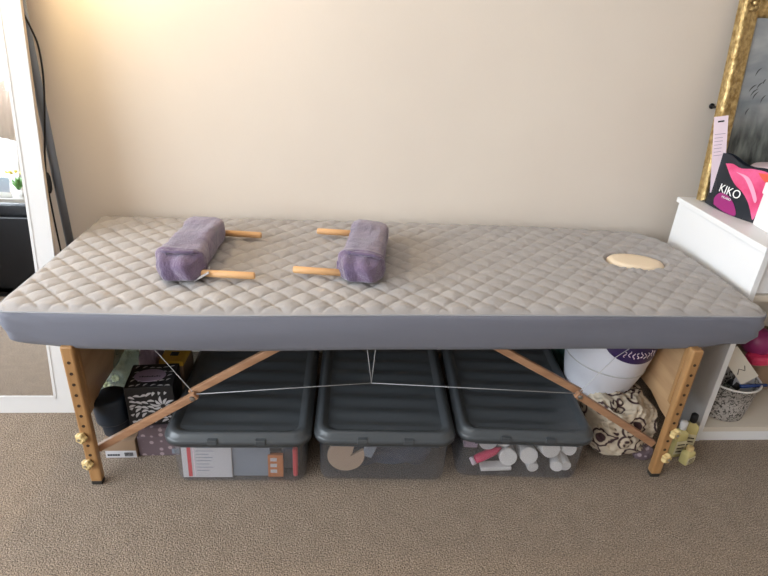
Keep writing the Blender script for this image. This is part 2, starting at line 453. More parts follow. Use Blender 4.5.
def knob_bm():
    bm = bmesh.new()
    n = 40; ring = []
    for z, s in ((0, .8), (.004, 1), (.012, 1), (.016, .8)):
        ring.append([((.0140 + .0022 * math.cos(5 * 2 * PI * i / n)) * s * math.cos(2 * PI * i / n), (.0140 + .0022 * math.cos(5 * 2 * PI * i / n)) * s * math.sin(2 * PI * i / n), z) for i in range(n)])
    loft(bm, ring, True, True)
    return bm
for sx, lx, fx in ((-1, -.806, -.806), (1, .790, .790)):
    for yy, front in ((.012, True), (.588, False)):
        # the outer lower leg with its row of holes
        bm = box(bmesh.new(), -.0155, .0155, -.012, .012, .012, .445, bevel=.005)
        leg = child('leg', bm, M['beech'], off=(0, 0, 0)); leg.location = (lx, yy - .32, 0)
        bm = B(-.013, .013, .013, .030, .25, H - .09, bevel=.003)
        obj('leg_slide', bm, M['beech'], leg)
        obj('rubber_foot', B(-.0145, .0145, -.011, .011, 0, .0135, bevel=.003), M['rubber'], leg)
        if front:
            for i in range(10):
                z = .400 - i * .0325
                bm = bmesh.new(); lathe(bm, [(0, 0), (.0042, 0), (.0042, .0012), (.0030, .0014), (0, .0003)], 14, aim((0, -.0118, z), (0, -1, 0)))
                obj('bolt_hole', bm, M['hole'], leg)
        for z in (.172, .082):
            k = obj('star_knob', knob_bm(), M['knob'], leg, smooth=False)
            k.matrix_local = aim((sx * .006, -.012 if front else .011, z), (sx * .35, -1 if front else 1, 0))
            bm = bmesh.new(); lathe(bm, [(0, .0185), (.004, .0185), (.004, .0155), (0, .0155)], 12)
            obj('bolt_end', bm, M['steel'], k)
    # plywood end panel between the front and rear legs
    bm = bmesh.new()
    pts = [(.032, .168), (.10, .176), (.165, .196), (.435, .196), (.50, .176), (.57, .168), (.57, .44), (.032, .44)]
    a = [bm.verts.new((lx + sx * 0.019, y, z)) for y, z in pts]; b = [bm.verts.new((lx + sx * .028, y, z)) for y, z in pts]
    bm.faces.new(a); bm.faces.new(list(reversed(b)))
    for i in range(len(pts)):
        j = (i + 1) % len(pts); bm.faces.new((a[i], b[i], b[j], a[j]))
    child('end_panel', bm, M['ply'])

def bar(p0, p1, w, d, y, bev=.003):
    p0, p1 = Vector((p0[0], y, p0[1])), Vector((p1[0], y, p1[1]))
    L_ = (p1 - p0).length; ang = math.atan2(p1.z - p0.z, p1.x - p0.x)
    bm = B(0, L_, -d / 2, d / 2, -w / 2, w / 2, bevel=bev)
    bmesh.ops.transform(bm, matrix=Matrix.Translation(p0) @ Matrix.Rotation(-ang, 4, 'Y'), verts=bm.verts)
    return bm
for y in (.035, .56):
    for s, foot, hinge, topp in ((-1, (-.800, .100), (-.533, .272), (-.235, .463)), (1, (.775, .100), (.512, .275), (.19, .463))):
        d = Vector((hinge[0] - foot[0], hinge[1] - foot[1])).normalized()
        h2 = (hinge[0] + d.x * .012, hinge[1] + d.y * .012)
        lo = child('brace', bar(foot, h2, .021, .016, y), M['beechx'])
        hi = child('brace', bar((hinge[0] - d.x * .012, hinge[1] - d.y * .012 + .006), topp, .021, .014, y + .017), M['beechx'])
        bm = bmesh.new(); lathe(bm, [(0, .004), (.006, .003), (.007, 0), (.007, -.03), (0, -.03)], 14, aim((hinge[0], y - .009 - .32, hinge[1]), (0, -1, 0)))
        obj('hinge_bolt', bm, M['steel'], lo)
def cab(pts, r=.0011):
    bm = bmesh.new(); tube(bm, pts, r, 6); return bm
HLx, HRx = (-.528, .036, .279), (.507, .036, .281)
mid = (-.065, .06, .298)
child('cable', cab([HLx, mid]), M['cable'], smooth=True)
child('cable', cab([HRx, mid]), M['cable'], smooth=True)
child('cable', cab([mid, (-.088, .05, .46)]), M['cable'], smooth=True)
child('cable', cab([mid, (-.055, .07, .46)]), M['cable'], smooth=True)
child('cable', cab([HLx, (-.64, .14, .345), (-.79, .03, .40)][:1] + [(-.64, .13, .345), (-.78, .23, .43)]), M['cable'], smooth=True)
child('cable', cab([HRx, (.62, .09, .365), (.77, .13, .45)]), M['cable'], smooth=True)

# ------------------------------------------------------------------ towel-covered bolsters
def bolster(loc, rz, flip, rods, label):
    t = thing('rod_bolster', label, 'bolster', loc, (0, 0, rz), 'towel covered bolsters on the massage table')
    bm = bmesh.new(); bmesh.ops.create_cube(bm, size=1)
    L_, W_, Hh = .335, .112, .078
    bmesh.ops.subdivide_edges(bm, edges=bm.edges, cuts=46, use_grid_fill=True)
    for v in bm.verts:
        c = v.co * 2
        # superellipse rounding
        p = 5.0; l = (abs(c.x) ** p + abs(c.y) ** p + abs(c.z) ** p) ** (1 / p)
        q = c / max(l, 1e-6) * max(abs(c.x), abs(c.y), abs(c.z))
        yy = q.y * L_ / 2; k = q.y
        tuck = 1.0 + .05 * math.sin(k * 9 + 1) * (abs(k) > .2)
        xx = q.x * W_ / 2 * (1 + .05 * noise.noise((yy * 9, 2, flip))) * tuck
        zz = (q.z + 1) / 2 * Hh * (1 + .10 * noise.noise((yy * 7, xx * 12, 4 + flip)))
        d = noise.noise((xx * 24, yy * 13, zz * 30 + flip * 3)) * .004 + noise.noise((xx * 70, yy * 70, zz * 70)) * .0016
        # the gathered end of the towel folded over the near end
        if k < -.62:
            f = (-.62 - k) / .38
            d += .007 * math.exp(-((f - .18) / .16) ** 2) + .004 * math.sin(xx * 120 + zz * 60 + 3 * f) * f
            zz *= 1 - .12 * f
        nn = Vector((q.x, q.y * .5, q.z))
        nn = nn.normalized() if nn.length else Vector((0, 0, 1))
        v.co = Vector((xx, yy, max(zz, 0))) + Vector((nn.x * d, nn.y * d, max(nn.z, 0) * d))
    obj('towel_cover', bm, M['purple'], t, smooth=True)
    # folded-over towel hem at the near end
    hem = []
    for i in range(41):
        a = PI * 1.02 * i / 40 - .03
        ex = .060 * math.copysign(abs(math.cos(a)) ** .45, math.cos(a)); ez = .006 + .073 * abs(math.sin(a)) ** .45
        hem.append((ex, -.113 + .009 * math.sin(a * 3 + flip) - .012 * math.sin(a), ez))
    bm = bmesh.new(); tube(bm, hem, [.004 + .0022 * abs(math.sin(i * .9)) for i in range(41)], 10)
    obj('towel_fold', bm, M['purple'], t, smooth=True)
    for y0, xe in rods:
        bm = bmesh.new(); s = 1 if xe > 0 else -1
        tube(bm, [(s * .02, y0, .020), (xe - s * .004, y0, .0175), (xe, y0, .0175)], [.0095, .0095, .0075], 20)
        obj('wooden_rod', bm, M['dowel'], t, smooth=True)
    return t
TZ = H + .0065
b1 = bolster((-.558, .290, TZ), -.05, 0, ((.158, .158), (-.128, .190)), 'purple towelling bolster left on the table, two rods pointing right')
bm = B(-.0, .042, -.026, .026, .0, .003); bmesh.ops.transform(bm, matrix=Matrix.Translation((.036, -.128, .004)) @ Matrix.Rotation(-.5, 4, 'Y') @ Matrix.Rotation(.2, 4, 'Z'), verts=bm.verts)
tag(obj('care_tag', bm, M['paper'], b1), 'cream fabric tag tucked under the towel')
bolster((-.082, .298, TZ), -.15, 1, ((.165, -.170), (-.130, -.180)), 'purple towelling bolster nearer the table middle, two rods pointing left')

# ------------------------------------------------------------------ storage boxes
def storage_box(loc, rz, label):
    t = thing('storage_box', label, 'storage box', loc, (0, 0, rz), 'lidded underbed storage boxes')
    D = .60; cyy = D / 2
    def ring(hx, hy, r, z): return [(x, y + cyy + .0, z) for x, y in rrect(hx, hy, r, 8)]
    bm = bmesh.new()
    b0, b1 = (.178, D / 2 - .030), (.183, D / 2 - .014)
    loft(bm, [ring(b0[0] - .0, b0[1], .03, .0)], False, False)
    bm.free(); bm = bmesh.new()
    outer = [ring(b0[0] - .006, b0[1] - .006, .025, .002), ring(b0[0] - .003, b0[1] - .003, .03, .005), ring(b0[0], b0[1], .033, .014), ring(b1[0] - .003, b1[1] - .003, .035, .14), ring(b1[0], b1[1], .036, .168)]
    loft(bm, outer, True)
    body = obj('box_body', bm, M['bin'], t, smooth=False)
    md = body.modifiers.new('t', 'SOLIDIFY'); md.thickness = .0018; md.offset = -1
    # moulded lid
    hx, hy, r = .193, D / 2 + .0, .045
    R_ = [ring(hx - .006, hy - .006, r, .158), ring(hx, hy, r, .158), ring(hx + .001, hy + .001, r, .171), ring(hx - .002, hy - .002, r, .176),
          ring(hx - .007, hy - .007, r - .003, .178), ring(hx - .010, hy - .010, r - .005, .187), ring(hx - .016, hy - .016, r - .01, .191), ring(hx - .024, hy - .024, r - .012, .190),
          ring(hx - .031, hy - .031, r - .016, .184), ring(hx - .036, hy - .036, r - .018, .181)]
    bm = bmesh.new(); loft(bm, R_)
    HXp, HYp = hx - .036, hy - .036
    def pf(u, v):
        x, y = (u * 2 - 1) * HXp, (v * 2 - 1) * HYp
        rr = r - .018
        ax, ay = abs(x) - (HXp - rr), abs(y) - (HYp - rr)
        if ax > 0 and ay > 0:
            k = max(ax, ay) / math.hypot(ax, ay); x = math.copysign(HXp - rr + ax * k, x); y = math.copysign(HYp - rr + ay * k, y)
        e = min(HXp - abs(x), HYp - abs(y)); w = min(1, max(0, e / .02))
        return (x, y + cyy, .181 + .0035 * w * math.sin((y + .02) * 2 * PI / .062) * (1 - .5 * abs(x) / HXp) - .001 * w)
    grid(bm, 24, 120, pf)
    bmesh.ops.remove_doubles(bm, verts=bm.verts, dist=.0004)
    lid = obj('lid', bm, M['lid'], t, smooth=True)
    for x in (-.062, .062):
        obj('lid_latch', B(x - .013, x + .013, -.0035, .012, .163, .1795, bevel=.0015), M['lid'], lid)
    bm = bmesh.new(); box(bm, -.10, .10, -.0012, .0, .150, .156)
    obj('lid_lip', B(-.145, .145, .0, .004, .154, .159), M['lid'], lid)
    return t
lab = ['dark lidded clear storage box on the left, holding booklets and papers',
       'dark lidded clear storage box in the middle, holding navy fabric and a beige disc',
       'dark lidded clear storage box on the right, full of white bottles']
BOX = [((-.418, -.028, 0), -.018), ((-.026, -.030, 0), -.035), ((.366, -.028, 0), -.058)]
s0 = storage_box(BOX[0][0], (BOX[0][1]), lab[0])
for (l, r), lb in list(zip(BOX, lab))[1:]: dup(s0, l, (0, 0, r), lb)
def inbox(i, x, y, z): # world position of a point inside box i
    l, r = BOX[i]
    v = Matrix.Rotation(r, 4, 'Z') @ Vector((x, y, z)); return (l[0] + v.x, l[1] + v.y, l[2] + v.z)
def put(name, bm, m, i, xyz, label, cat, rot=(0, 0, 0), group=None, smooth=False):
    o = obj(name, bm, m, None, smooth, inbox(i, *xyz), (rot[0], rot[1], rot[2] + BOX[i][1]))
    return tag(o, label, cat, group)
# left box: booklets and papers pressed against the front wall
def booklet(w, h, d=.012): return B(-w / 2, w / 2, 0, d, 0, h, bevel=.001)
o = put('booklet', booklet(.135, .135), M['paper'], 0, (-.095, .044, .006), 'white booklet with red side stripe against the front of the left box', 'booklet', rot=(-.07, 0, 0))
obj('red_stripe', B(-.052, -.042, -.0008, .0, .004, .131), M['red'], o)
bm = bmesh.new()
for k in range(9):
    box(bm, -.028, .004 + .024 * random.random(), -.0008, 0, .112 - k * .011, .1135 - k * .011)
obj('printed_lines', bm, M['bluegrey'], o)
obj('pink_stripe', B(-.036, -.0335, -.0008, .0, .004, .131), M['pinkcard'], o)
put('folder', booklet(.105, .128), M['bluegrey'], 0, (.025, .050, .006), 'blue grey folder standing in the left box', 'folder', rot=(-.06, 0, 0))
o = put('card_packet', booklet(.042, .075), M['orange'], 0, (.092, .046, .006), 'small orange card packet in the left box', 'packet', rot=(-.06, 0, 0))
bm = bmesh.new()
for k in range(3): box(bm, -.014, .004, -.0008, 0, .015 + k * .02, .026 + k * .02)
obj('printed_panel', bm, M['paper'], o)
bm = B(-.024, .028, 0, .05, 0, .12, bevel=.012)
put('pouch', bm, M['navy'], 0, (.128, .072, .006), 'dark blue pouch at the right end of the left box', 'pouch')
put('pen_case', B(-.007, .007, -.008, .008, 0, .10, bevel=.005), M['red'], 0, (.147, .052, .008), 'narrow red case in the corner of the left box', 'case')
put('document_wad', B(-.15, .15, 0, .30, 0, .10, bevel=.01), M['paper'], 0, (0, .14, .006), 'stack of pale papers filling the left box behind the booklets', 'papers')
# middle box
bm = bmesh.new(); bmesh.ops.create_cube(bm, size=1); bmesh.ops.subdivide_edges(bm, edges=bm.edges, cuts=24, use_grid_fill=True)
for v in bm.verts:
    c = v.co * 2; l = (abs(c.x) ** 6 + abs(c.y) ** 6 + abs(c.z) ** 6) ** (1 / 6); q = c / max(l, 1e-6) * max(abs(c.x), abs(c.y), abs(c.z))
    v.co = Vector((q.x * .145, q.y * .19, (q.z + 1) * .062)) + q * (.010 * noise.noise((q.x * 3, q.y * 4, q.z * 3)))
    v.co.z = max(v.co.z, .001)
put('folded_garment', bm, M['navy'], 1, (.005, .262, .005), 'crumpled navy fabric filling the middle box', 'fabric', smooth=True)
bm = bmesh.new()
pts = []
n = 56
for i in range(n + 1):
    a = math.radians(62) + math.radians(322) * i / n; pts.append((.052 * math.cos(a), .052 * math.sin(a)))
pts += [(.012, -.002), (.018, .010)]
a = [bm.verts.new((x, -.004, z)) for x, z in pts]; b = [bm.verts.new((x, .004, z)) for x, z in pts]
bm.faces.new(a); bm.faces.new(list(reversed(b)))
for i in range(len(pts)): j = (i + 1) % len(pts); bm.faces.new((a[i], b[i], b[j], a[j]))
put('card_disc', bm, M['tan'], 1, (-.105, .050, .078), 'beige notched disc standing in the left of the middle box', 'disc', rot=(-.07, 0, 0))
put('paper_slip', B(-.032, .028, 0, .002, 0, .020), M['paper'], 1, (.105, .045, .128), 'pale slip of paper at the top right of the middle box', 'paper', rot=(-.2, .1, 0))
bm = B(-.016, .016, 0, .006, 0, .06, bevel=.002)
put('foil_sachet', bm, M['bluegrey'], 1, (-.048, .048, .074), 'grey foil sachet beside the beige disc', 'sachet', rot=(-.07, .35, 0))
# right box : white bottles lying with their ends towards us
def bottle_bm(r, L_):
    bm = bmesh.new()
    lathe(bm, [(0, 0), (r * .93, .0005), (r, .004), (r, L_ * .62), (r * .93, L_ * .68), (r * .45, L_ * .75), (r * .42, L_ * .78)], 28)
    return bm
def cap_bm(r, L_):
    return lathe(bmesh.new(), [(0, L_ * .76), (r * .52, L_ * .76), (r * .52, L_ * .98), (r * .45, L_), (0, L_)], 20)
def white_bottle(r, L_, loc, d, label):
    t = thing('pill_bottle', label, 'bottle', (0, 0, 0), (0, 0, 0), 'white bottles in the right storage box')
    t.matrix_world = aim(inbox(2, *loc), (d[0], 1, -.38 if loc[2] > .06 else 0))
    obj('bottle_body', bottle_bm(r, L_), M['white'], t); obj('bottle_cap', cap_bm(r, L_), M['white'], t)
    return t
specs = [(-.040, .078, .108, .027, (.1, 1, .1), 'under the lid left of centre'), (-.030, .046, .066, .026, (.15, 1, -.1), 'below the one under the lid'),
         (.030, .046, .074, .026, (.1, 1, .1), 'in the middle of the heap'), (.050, .050, .026, .017, (0, 1, .1), 'small, near the floor of the box'),
         (.092, .052, .098, .029, (-.05, 1, .1), 'upper right of the heap'), (.148, .054, .098, .021, (-.1, 1, .15), 'in the top right corner'),
         (.118, .048, .034, .019, (.3, 1, 0), 'bottom right of the box'), (.145, .048, .036, .0165, (0, 1, 0), 'bottom right corner')]
for x, y, z, r, d, w in specs:
    white_bottle(r, .095, (x, y, z), d, 'white bottle lying end-on, ' + w)
bm = B(-.045, .045, 0, .03, 0, .014, bevel=.003)
put('white_card_box', bm, M['white'], 2, (-.058, .046, .012), 'flat white carton low in the right box', 'carton', rot=(0, -.08, .0))
t = thing('squeeze_tube', 'hot pink tube lying slanted at the left of the right box', 'tube', (0, 0, 0))
t.matrix_world = aim(inbox(2, -.135, .052, .040), (.82, .08, .42))
obj('tube_body', lathe(bmesh.new(), [(0, .012), (.013, .014), (.015, .03), (.014, .075), (.003, .098), (0, .098)], 22, sy=.8), M['pink'], t, True)
obj('tube_cap', lathe(bmesh.new(), [(0, 0), (.011, 0), (.0125, .003), (.0125, .013), (0, .013)], 20), M['pinkcard'], t, True)
put('pink_carton', B(-.02, .02, 0, .03, 0, .05, bevel=.003), M['lilac'], 2, (-.140, .060, .085), 'dull pink packet in the upper left of the right box', 'packet')
put('white_roll', lathe(bmesh.new(), [(.008, 0), (.027, 0), (.027, .07), (.008, .07), (.008, 0)], 24, Matrix.Rotation(PI / 2, 4, 'X')), M['paper'], 2, (-.092, .125, .112), 'white roll under the lid beside the pink packet', 'roll')
bm = B(-.15, .15, 0, .28, 0, .07, bevel=.02)
put('packed_cloth', bm, M['lilac'], 2, (0, .22, .006), 'greyish cloth behind the bottles in the right box', 'cloth')

# ------------------------------------------------------------------ things under the left end
t = thing('white_carton', 'small white printed carton on the carpet by the left legs', 'carton', (-.775, .105, 0))
obj('carton_body', B(-.044, .044, 0, .16, 0, .064, bevel=.001), M['tanbox'], t)
obj('carton_front', B(-.043, .043, -.0008, 0, .001, .026), M['paper'], t)
bm = bmesh.new()
for k in range(5): box(bm, -.038 + k * .007, -.034 + k * .007 + .002, -.0014, -.0006, .008, .014)
for k in range(7): box(bm, .010 + k * .0035, .012 + k * .0035, -.0014, -.0006, .006, .02)
obj('printed_marks', bm, M['navyplastic'], t)
def spotted(z, h, w, label, dx=0):
    o = obj('spotted_box', B(-w / 2, w / 2, 0, .14, 0, h, bevel=.0015), M['dotbox'], None, False, (-.668 + dx, .112, z)); tag(o, label, 'box', 'mauve spotted boxes'); return o
o = spotted(0, .070, .118, 'mauve spotted box on the carpet, lower of the two')
obj('emblem_label', B(.034, .055, -.0008, 0, .008, .026), M['bluegrey'], o)
spotted(.0705, .030, .112, 'thin mauve spotted box lying on top of the other', .004)
# tub
t = thing('dark_tub', 'dark navy plastic tub standing on the white carton', 'tub', (-.792, .150, .0645), (0, -.04, .12))
obj('tub_body', lathe(bmesh.new(), [(0, 0), (.032, 0), (.036, .004), (.038, .045), (.0385, .05)], 40), M['navyplastic'], t, True)
obj('tub_lid', lathe(bmesh.new(), [(.0385, .046), (.046, .048), (.048, .054), (.048, .118), (.045, .125), (.038, .128), (0, .124)], 40), M['navyplastic'], t, True)
# patterned tissue box
tb = thing('tissue_box', 'black tissue box with white leaf print and oval label', 'tissue box', (-.676, .128, .101), (0, 0, .08))
obj('carton', B(-.068, .062, 0, .115, 0, .132, bevel=.002), M['black'], tb)
def leaf(bm, x, z, a, l, w):
    n = 7; L1, L2 = [], []
    for i in range(n):
        s = i / (n - 1); ww = w * math.sin(PI * s) ** .8 + .0002; c = .12 * l * math.sin(PI * s)
        for sg, LL in ((1, L1), (-1, L2)):
            lx, lz = s * l, c + sg * ww
            LL.append(bm.verts.new((x + lx * math.cos(a) - lz * math.sin(a), -.0008, z + lx * math.sin(a) + lz * math.cos(a))))
    for i in range(n - 1): bm.faces.new((L1[i], L1[i + 1], L2[i + 1], L2[i]))
bm = bmesh.new(); random.seed(3)
for cx, cz, nn, R0 in ((.030, .066, 11, .03), ):
    for k in range(nn): leaf(bm, cx + .006 * math.cos(k * 2 * PI / nn), cz + .006 * math.sin(k * 2 * PI / nn), k * 2 * PI / nn, (.030 if k % 2 else .023), .0036)
for row in range(7):
    for k in range(7):
        x = -.063 + k * .0165 + random.uniform(-.002, .002); z = .010 + row * .0185 + random.uniform(-.002, .002)
        if math.hypot(x - .030, z - .066) < .034: continue
        leaf(bm, x, z, .3 + .7 * math.sin(row + k * .6), .0215, .0036)
bmesh.ops.delete(bm, geom=[f for f in bm.faces if any(abs(v.co.x) > .061 or v.co.z > .117 or v.co.z < .001 for v in f.verts)], context='FACES')
obj('leaf_print', bm, M['paper'], tb)
bm = bmesh.new()
for row in range(5):
    for k in range(6): leaf(bm, -.056 + k * .019, .006 + row * .022, .4 + .5 * math.sin(row * 2 + k), .016, .0024)
bmesh.ops.transform(bm, matrix=Matrix.Translation((0, 0, .1324)) @ Matrix.Rotation(-PI / 2, 4, 'X'), verts=bm.verts)
for v in bm.verts: v.co.z = .1325
obj('leaf_print', bm, M['paper'], tb)
bm = lathe(bmesh.new(), [(0, .0018), (1, .0018), (1, 0), (0, 0)], 36, Matrix.Translation((-.008, .055, .1328)) @ Matrix.Diagonal((.043, .030, 1, 1)))
ol = obj('oval_label', bm, M['lilac'], tb)
bm = bmesh.new()
for k in range(9): box(bm, -.036 + k * .0066, -.031 + k * .0066, .046, .0495 + .002 * (k % 2), .1347, .1352)
obj('label_lettering', bm, M['black'], ol)
# yellow carton
t = thing('yellow_carton', 'tall brown carton with a bright yellow top beside the left box', 'carton', (-.660, .285, 0), (0, 0, -.05))
obj('carton_body', B(-.035, .035, 0, .10, 0, .197, bevel=.002), M['tanbox'], t)
obj('yellow_top', B(-.036, .036, -.001, .101, .1975, .214, bevel=.001), M['yellow'], t)
obj('lid_print', B(-.012, .012, .03, .05, .2143, .2150), M['navyplastic'], t)
# cellophane bag of dried flowers
def crumple(name, m, loc, size, seed, p=3, amp=.12, rot=(0, 0, 0), cuts=22, freq=3, flat=True):
    bm = bmesh.new(); bmesh.ops.create_cube(bm, size=1); bmesh.ops.subdivide_edges(bm, edges=bm.edges, cuts=cuts, use_grid_fill=True)
    for v in bm.verts:
        c = v.co * 2; l = (abs(c.x) ** p + abs(c.y) ** p + abs(c.z) ** p) ** (1 / p); q = c / max(l, 1e-6) * max(abs(c.x), abs(c.y), abs(c.z))
        d = 1 + amp * (noise.noise(q * freq + Vector((seed, 0, 0))) + .5 * (1 - 2 * abs(noise.noise(q * freq * 2.1 + Vector((0, seed, 0))))) - .2)
        v.co = Vector((q.x * size[0] / 2 * d, q.y * size[1] / 2 * d, (q.z + 1) * size[2] / 2 * d))
        if flat: v.co.z = max(v.co.z, 0)
    return obj(name, bm, m, None, True, loc, rot)
t = crumple('cellophane_bag', M['film'], (-.842, .335, 0), (.125, .14, .245), 4, amp=.10)
tag(t, 'clear cellophane bag with pale flower heads behind the navy tub', 'bag')
random.seed(11)
for k in range(7):
    x, y, z = -.868 + .055 * random.random(), .275 + .02 * random.random(), .06 + k * .022
    bm = bmesh.new()
    for j in range(8):
        lathe(bm, [(0, 0), (.006, .003), (.004, .012), (0, .015)], 8, aim((0, 0, 0), (math.cos(j * PI / 4), math.sin(j * PI / 4), .7)))
    tag(obj('dried_flower_head', bm, M['flower'], None, True, (x, y, z), (1.1, .2 * k, 0)), 'pale yellow dried flower head inside the cellophane bag', 'flower', 'dried flower heads in the cellophane bag')
t = crumple('lilac_pouch', M['lilac'], (-.735, .345, 0), (.06, .09, .235), 9, p=5, amp=.05)
tag(t, 'dull lilac packet standing between the clear bag and yellow carton', 'packet')

# ------------------------------------------------------------------ things under the right end
bag = crumple('patterned_cloth_bag', M['cloth'], (.698, .205, 0), (.21, .31, .200), 21, p=3.2, amp=.11, cuts=44, rot=(0, 0, .15))
tag(bag, 'cream cloth bag printed with dark brown circles, slumped on the carpet', 'cloth bag')
for md_ in (bag,):
    pass
pk = thing('wrapped_pack', 'white tapered tub with purple label resting on the patterned cloth bag', 'tub', (.672, .250, .197), (.02, .09, 0))
bm = bmesh.new()
lathe(bm, [(0, -.06), (.055, -.058), (.090, -.045), (.104, -.025), (.120, .03), (.130, .075), (.136, .12), (.138, .16), (.130, .185), (.10, .195), (0, .195)], 64)
for v in bm.verts:
    d = 1 + .015 * noise.noise(v.co * 14); v.co.x *= d; v.co.y *= d
pk.scale = (.94, .94, 1)
obj('tub_body', bm, mat('soft_white_plastic', (.66, .66, .72), .45, bump=.15, bscale=14), pk, True)
bm = bmesh.new(); tube(bm, [(.1305 * math.cos(a), .1305 * math.sin(a), .075) for a in [2 * PI * i / 64 for i in range(65)]], .0022, 6)
tag(obj('seam_ring', bm, M['cable'], pk, True), 'grey ring line')
def rad(z):
    P = [(-.02, .105), (.03, .120), (.075, .130), (.12, .136), (.16, .138), (.185, .130)]
    return pl(z, P) + .0025
bm = bmesh.new()
def labfn(u, v):
    a = -PI / 2 + .24 + (u - .5) * 1.8; s = 2 * u - 1
    z0 = .185 - .055 * math.sqrt(max(0, 1 - s * s)); z = z0 + (.186 - z0) * v
    return (rad(z) * math.cos(a), rad(z) * math.sin(a), z)
grid(bm, 40, 10, labfn)
lb = obj('purple_label', bm, mat('deep_purple_print', (.035, .018, .09), .35), pk, True)
bm = bmesh.new()
for k in range(9):
    a0 = -PI / 2 + .22 - .40 + k * .10
    tube(bm, [((rad(z) + .0015) * math.cos(a0 + .03 * math.sin(s * 5 + k)), (rad(z) + .0015) * math.sin(a0 + .03 * math.sin(s * 5 + k)), z) for s in range(6) for z in [.152 + .0035 * s + .003 * math.sin(k * 2)]], .0016, 5)
tag(obj('label_script', bm, M['pinkcard'], lb, True), 'pale handwritten-style lettering')
t = crumple('green_bag', M['greenfoil'], (.500, .655, 0), (.0, .0, .0), 2); bpy.data.objects.remove(t)
t = crumple('green_plastic_bag', M['greenfoil'], (.660, .50, 0), (.10, .12, .34), 6, p=3, amp=.14)
tag(t, 'glossy dark green plastic bag behind the white tub', 'bag')

def oil_bottle(loc, rz, capm, label, h=.10, w=.030, bodym=None):
    t = thing('oil_bottle', label, 'bottle', loc, (0, 0, rz), 'small oil bottles by the right legs')
    bm = bmesh.new(); loft(bm, [[(x, y, z) for x, y in rrect(w / 2 * s, w / 2 * .7 * s, w * .18 * s, 5)] for s, z in ((.85, 0), (1, .003), (1, h * .62), (.9, h * .70), (.42, h * .77), (.40, h * .80))], True, True)
    obj('bottle_body', bm, bodym or M['amber'], t, True)
    lb = obj('bottle_label', B(-w / 2 * .86, w / 2 * .86, -w * .35 - .0012, -w * .35 - .0002, h * .12, h * .5), M['label'], t)
    bm = bmesh.new()
    for k in range(3): box(bm, -w * .3, w * .3, -w * .35 - .0018, -w * .35 - .0013, h * (.18 + k * .1), h * (.21 + k * .1))
    obj('label_print', bm, M['hole'], lb)
    obj('bottle_cap', lathe(bmesh.new(), [(.009, h * .78), (.0105, h * .80), (.0105, h * .98), (.008, h), (0, h)], 20), capm, t, True)
    return t
oil_bottle((.900, .096, 0), .15, M['white'], 'yellow oil bottle with a white cap right beside the right front leg', .132, .042)
oil_bottle((.950, .125, 0), -.2, M['black'], 'yellow oil bottle with a round black cap by the shelf unit', .135, .042)
oil_bottle((.920, .062, 0), .4, M['knob'], 'short yellow bottle standing in front of the two capped bottles', .062, .040)
oil_bottle((.805, .150, 0), .3, M['white'], 'small brownish bottle with white cap left of the right front leg', .085, .036, M['tanbox'])
o = crumple('trinket_bag', M['dotbox'], (.785, .085, 0), (.055, .045, .055), 14, amp=.15, cuts=14)
tag(o, 'small mauve bag on the carpet behind the right brace', 'bag')

# ------------------------------------------------------------------ leaning mirror
A = math.radians(9.2)
mr = thing('leaning_mirror', 'tall white framed mirror leaning against the wall at left', 'mirror', (-.985, .309, 0), (-A, 0, 0))
# local: x from -W..0, z up the frame, y depth (0 front .. .03 back)
MW, MH, FW = .62, 2.10, .051
bm = bmesh.new()
box(bm, -MW, 0, 0, .004, 0, FW); box(bm, -MW, 0, 0, .004, MH - FW, MH)
box(bm, -MW, -MW + FW, 0, .004, FW, MH - FW); box(bm, -FW, 0, 0, .004, FW, MH - FW)
obj('frame', B(-MW, 0, .0045, .014, 0, MH), M['mirror_side'], mr)
fr = obj('frame_face', bm, M['mirror_frame'], mr)
bm = bmesh.new()
i0, i1, j0, j1 = -MW + FW, -FW, FW, MH - FW
box(bm, i1 - .008, i1, -.0015, .003, j0, j1); box(bm, i0, i0 + .008, -.0015, .003, j0, j1); box(bm, i0, i1, -.0015, .003, j0, j0 + .008); box(bm, i0, i1, -.0015, .003, j1 - .008, j1)
obj('inner_bead', bm, M['mirror_frame'], mr)
obj('mirror_glass', B(i0, i1, .0005, .0035, j0, j1), M['glass'], mr)

# floor lamp behind the mirror
lp = thing('floor_lamp', 'grey metal floor lamp pole standing by the wall behind the mirror', 'floor lamp', (-1.030, .590, 0))
obj('base', lathe(bmesh.new(), [(0, 0), (.085, 0), (.085, .012), (.07, .02), (.015, .024), (0, .024)], 40), M['pole'], lp, True)
bm = bmesh.new(); tube(bm, [(0, 0, .02), (0.002, 0, .9), (.004, 0, 1.40)], .0125, 18); obj('pole', bm, M['pole'], lp, True)
obj('lamp_shade', lathe(bmesh.new(), [(.014, 1.37), (.02, 1.37), (.085, 1.43), (.083, 1.432), (.018, 1.374), (.014, 1.374)], 40), M['shade'], lp, True)
obj('bulb', lathe(bmesh.new(), [(0, 1.40), (.012, 1.402), (.022, 1.42), (.015, 1.44), (0, 1.445)], 20), mat('bulb_glow', (1, .9, .7), .3, emit=(1, .72, .38, 25)), lp, True)
pts = spline([(.018, -.01, 1.115), (.030, -.01, 1.062), (.028, -.012, .982), (.013, -.014, .884), (-.010, -.016, .766), (-.018, -.018, .70), (-.022, -.018, .64), (-.024, -.018, .45), (-.03, .0, .03)])
bm = bmesh.new(); tube(bm, [(.006, -.01, 1.15)] + pts, .0028, 8); cordo = obj('cord', bm, M['black'], lp, True)
obj('cord_switch', lathe(bmesh.new(), [(0, -.034), (.006, -.032), (.0105, -.02), (.0115, 0), (.0105, .02), (.006, .032), (0, .034)], 20, Matrix.Translation((-.0195, -.018, .672)) @ Matrix.Rotation(.05, 4, 'Y')), M['black'], cordo, True)

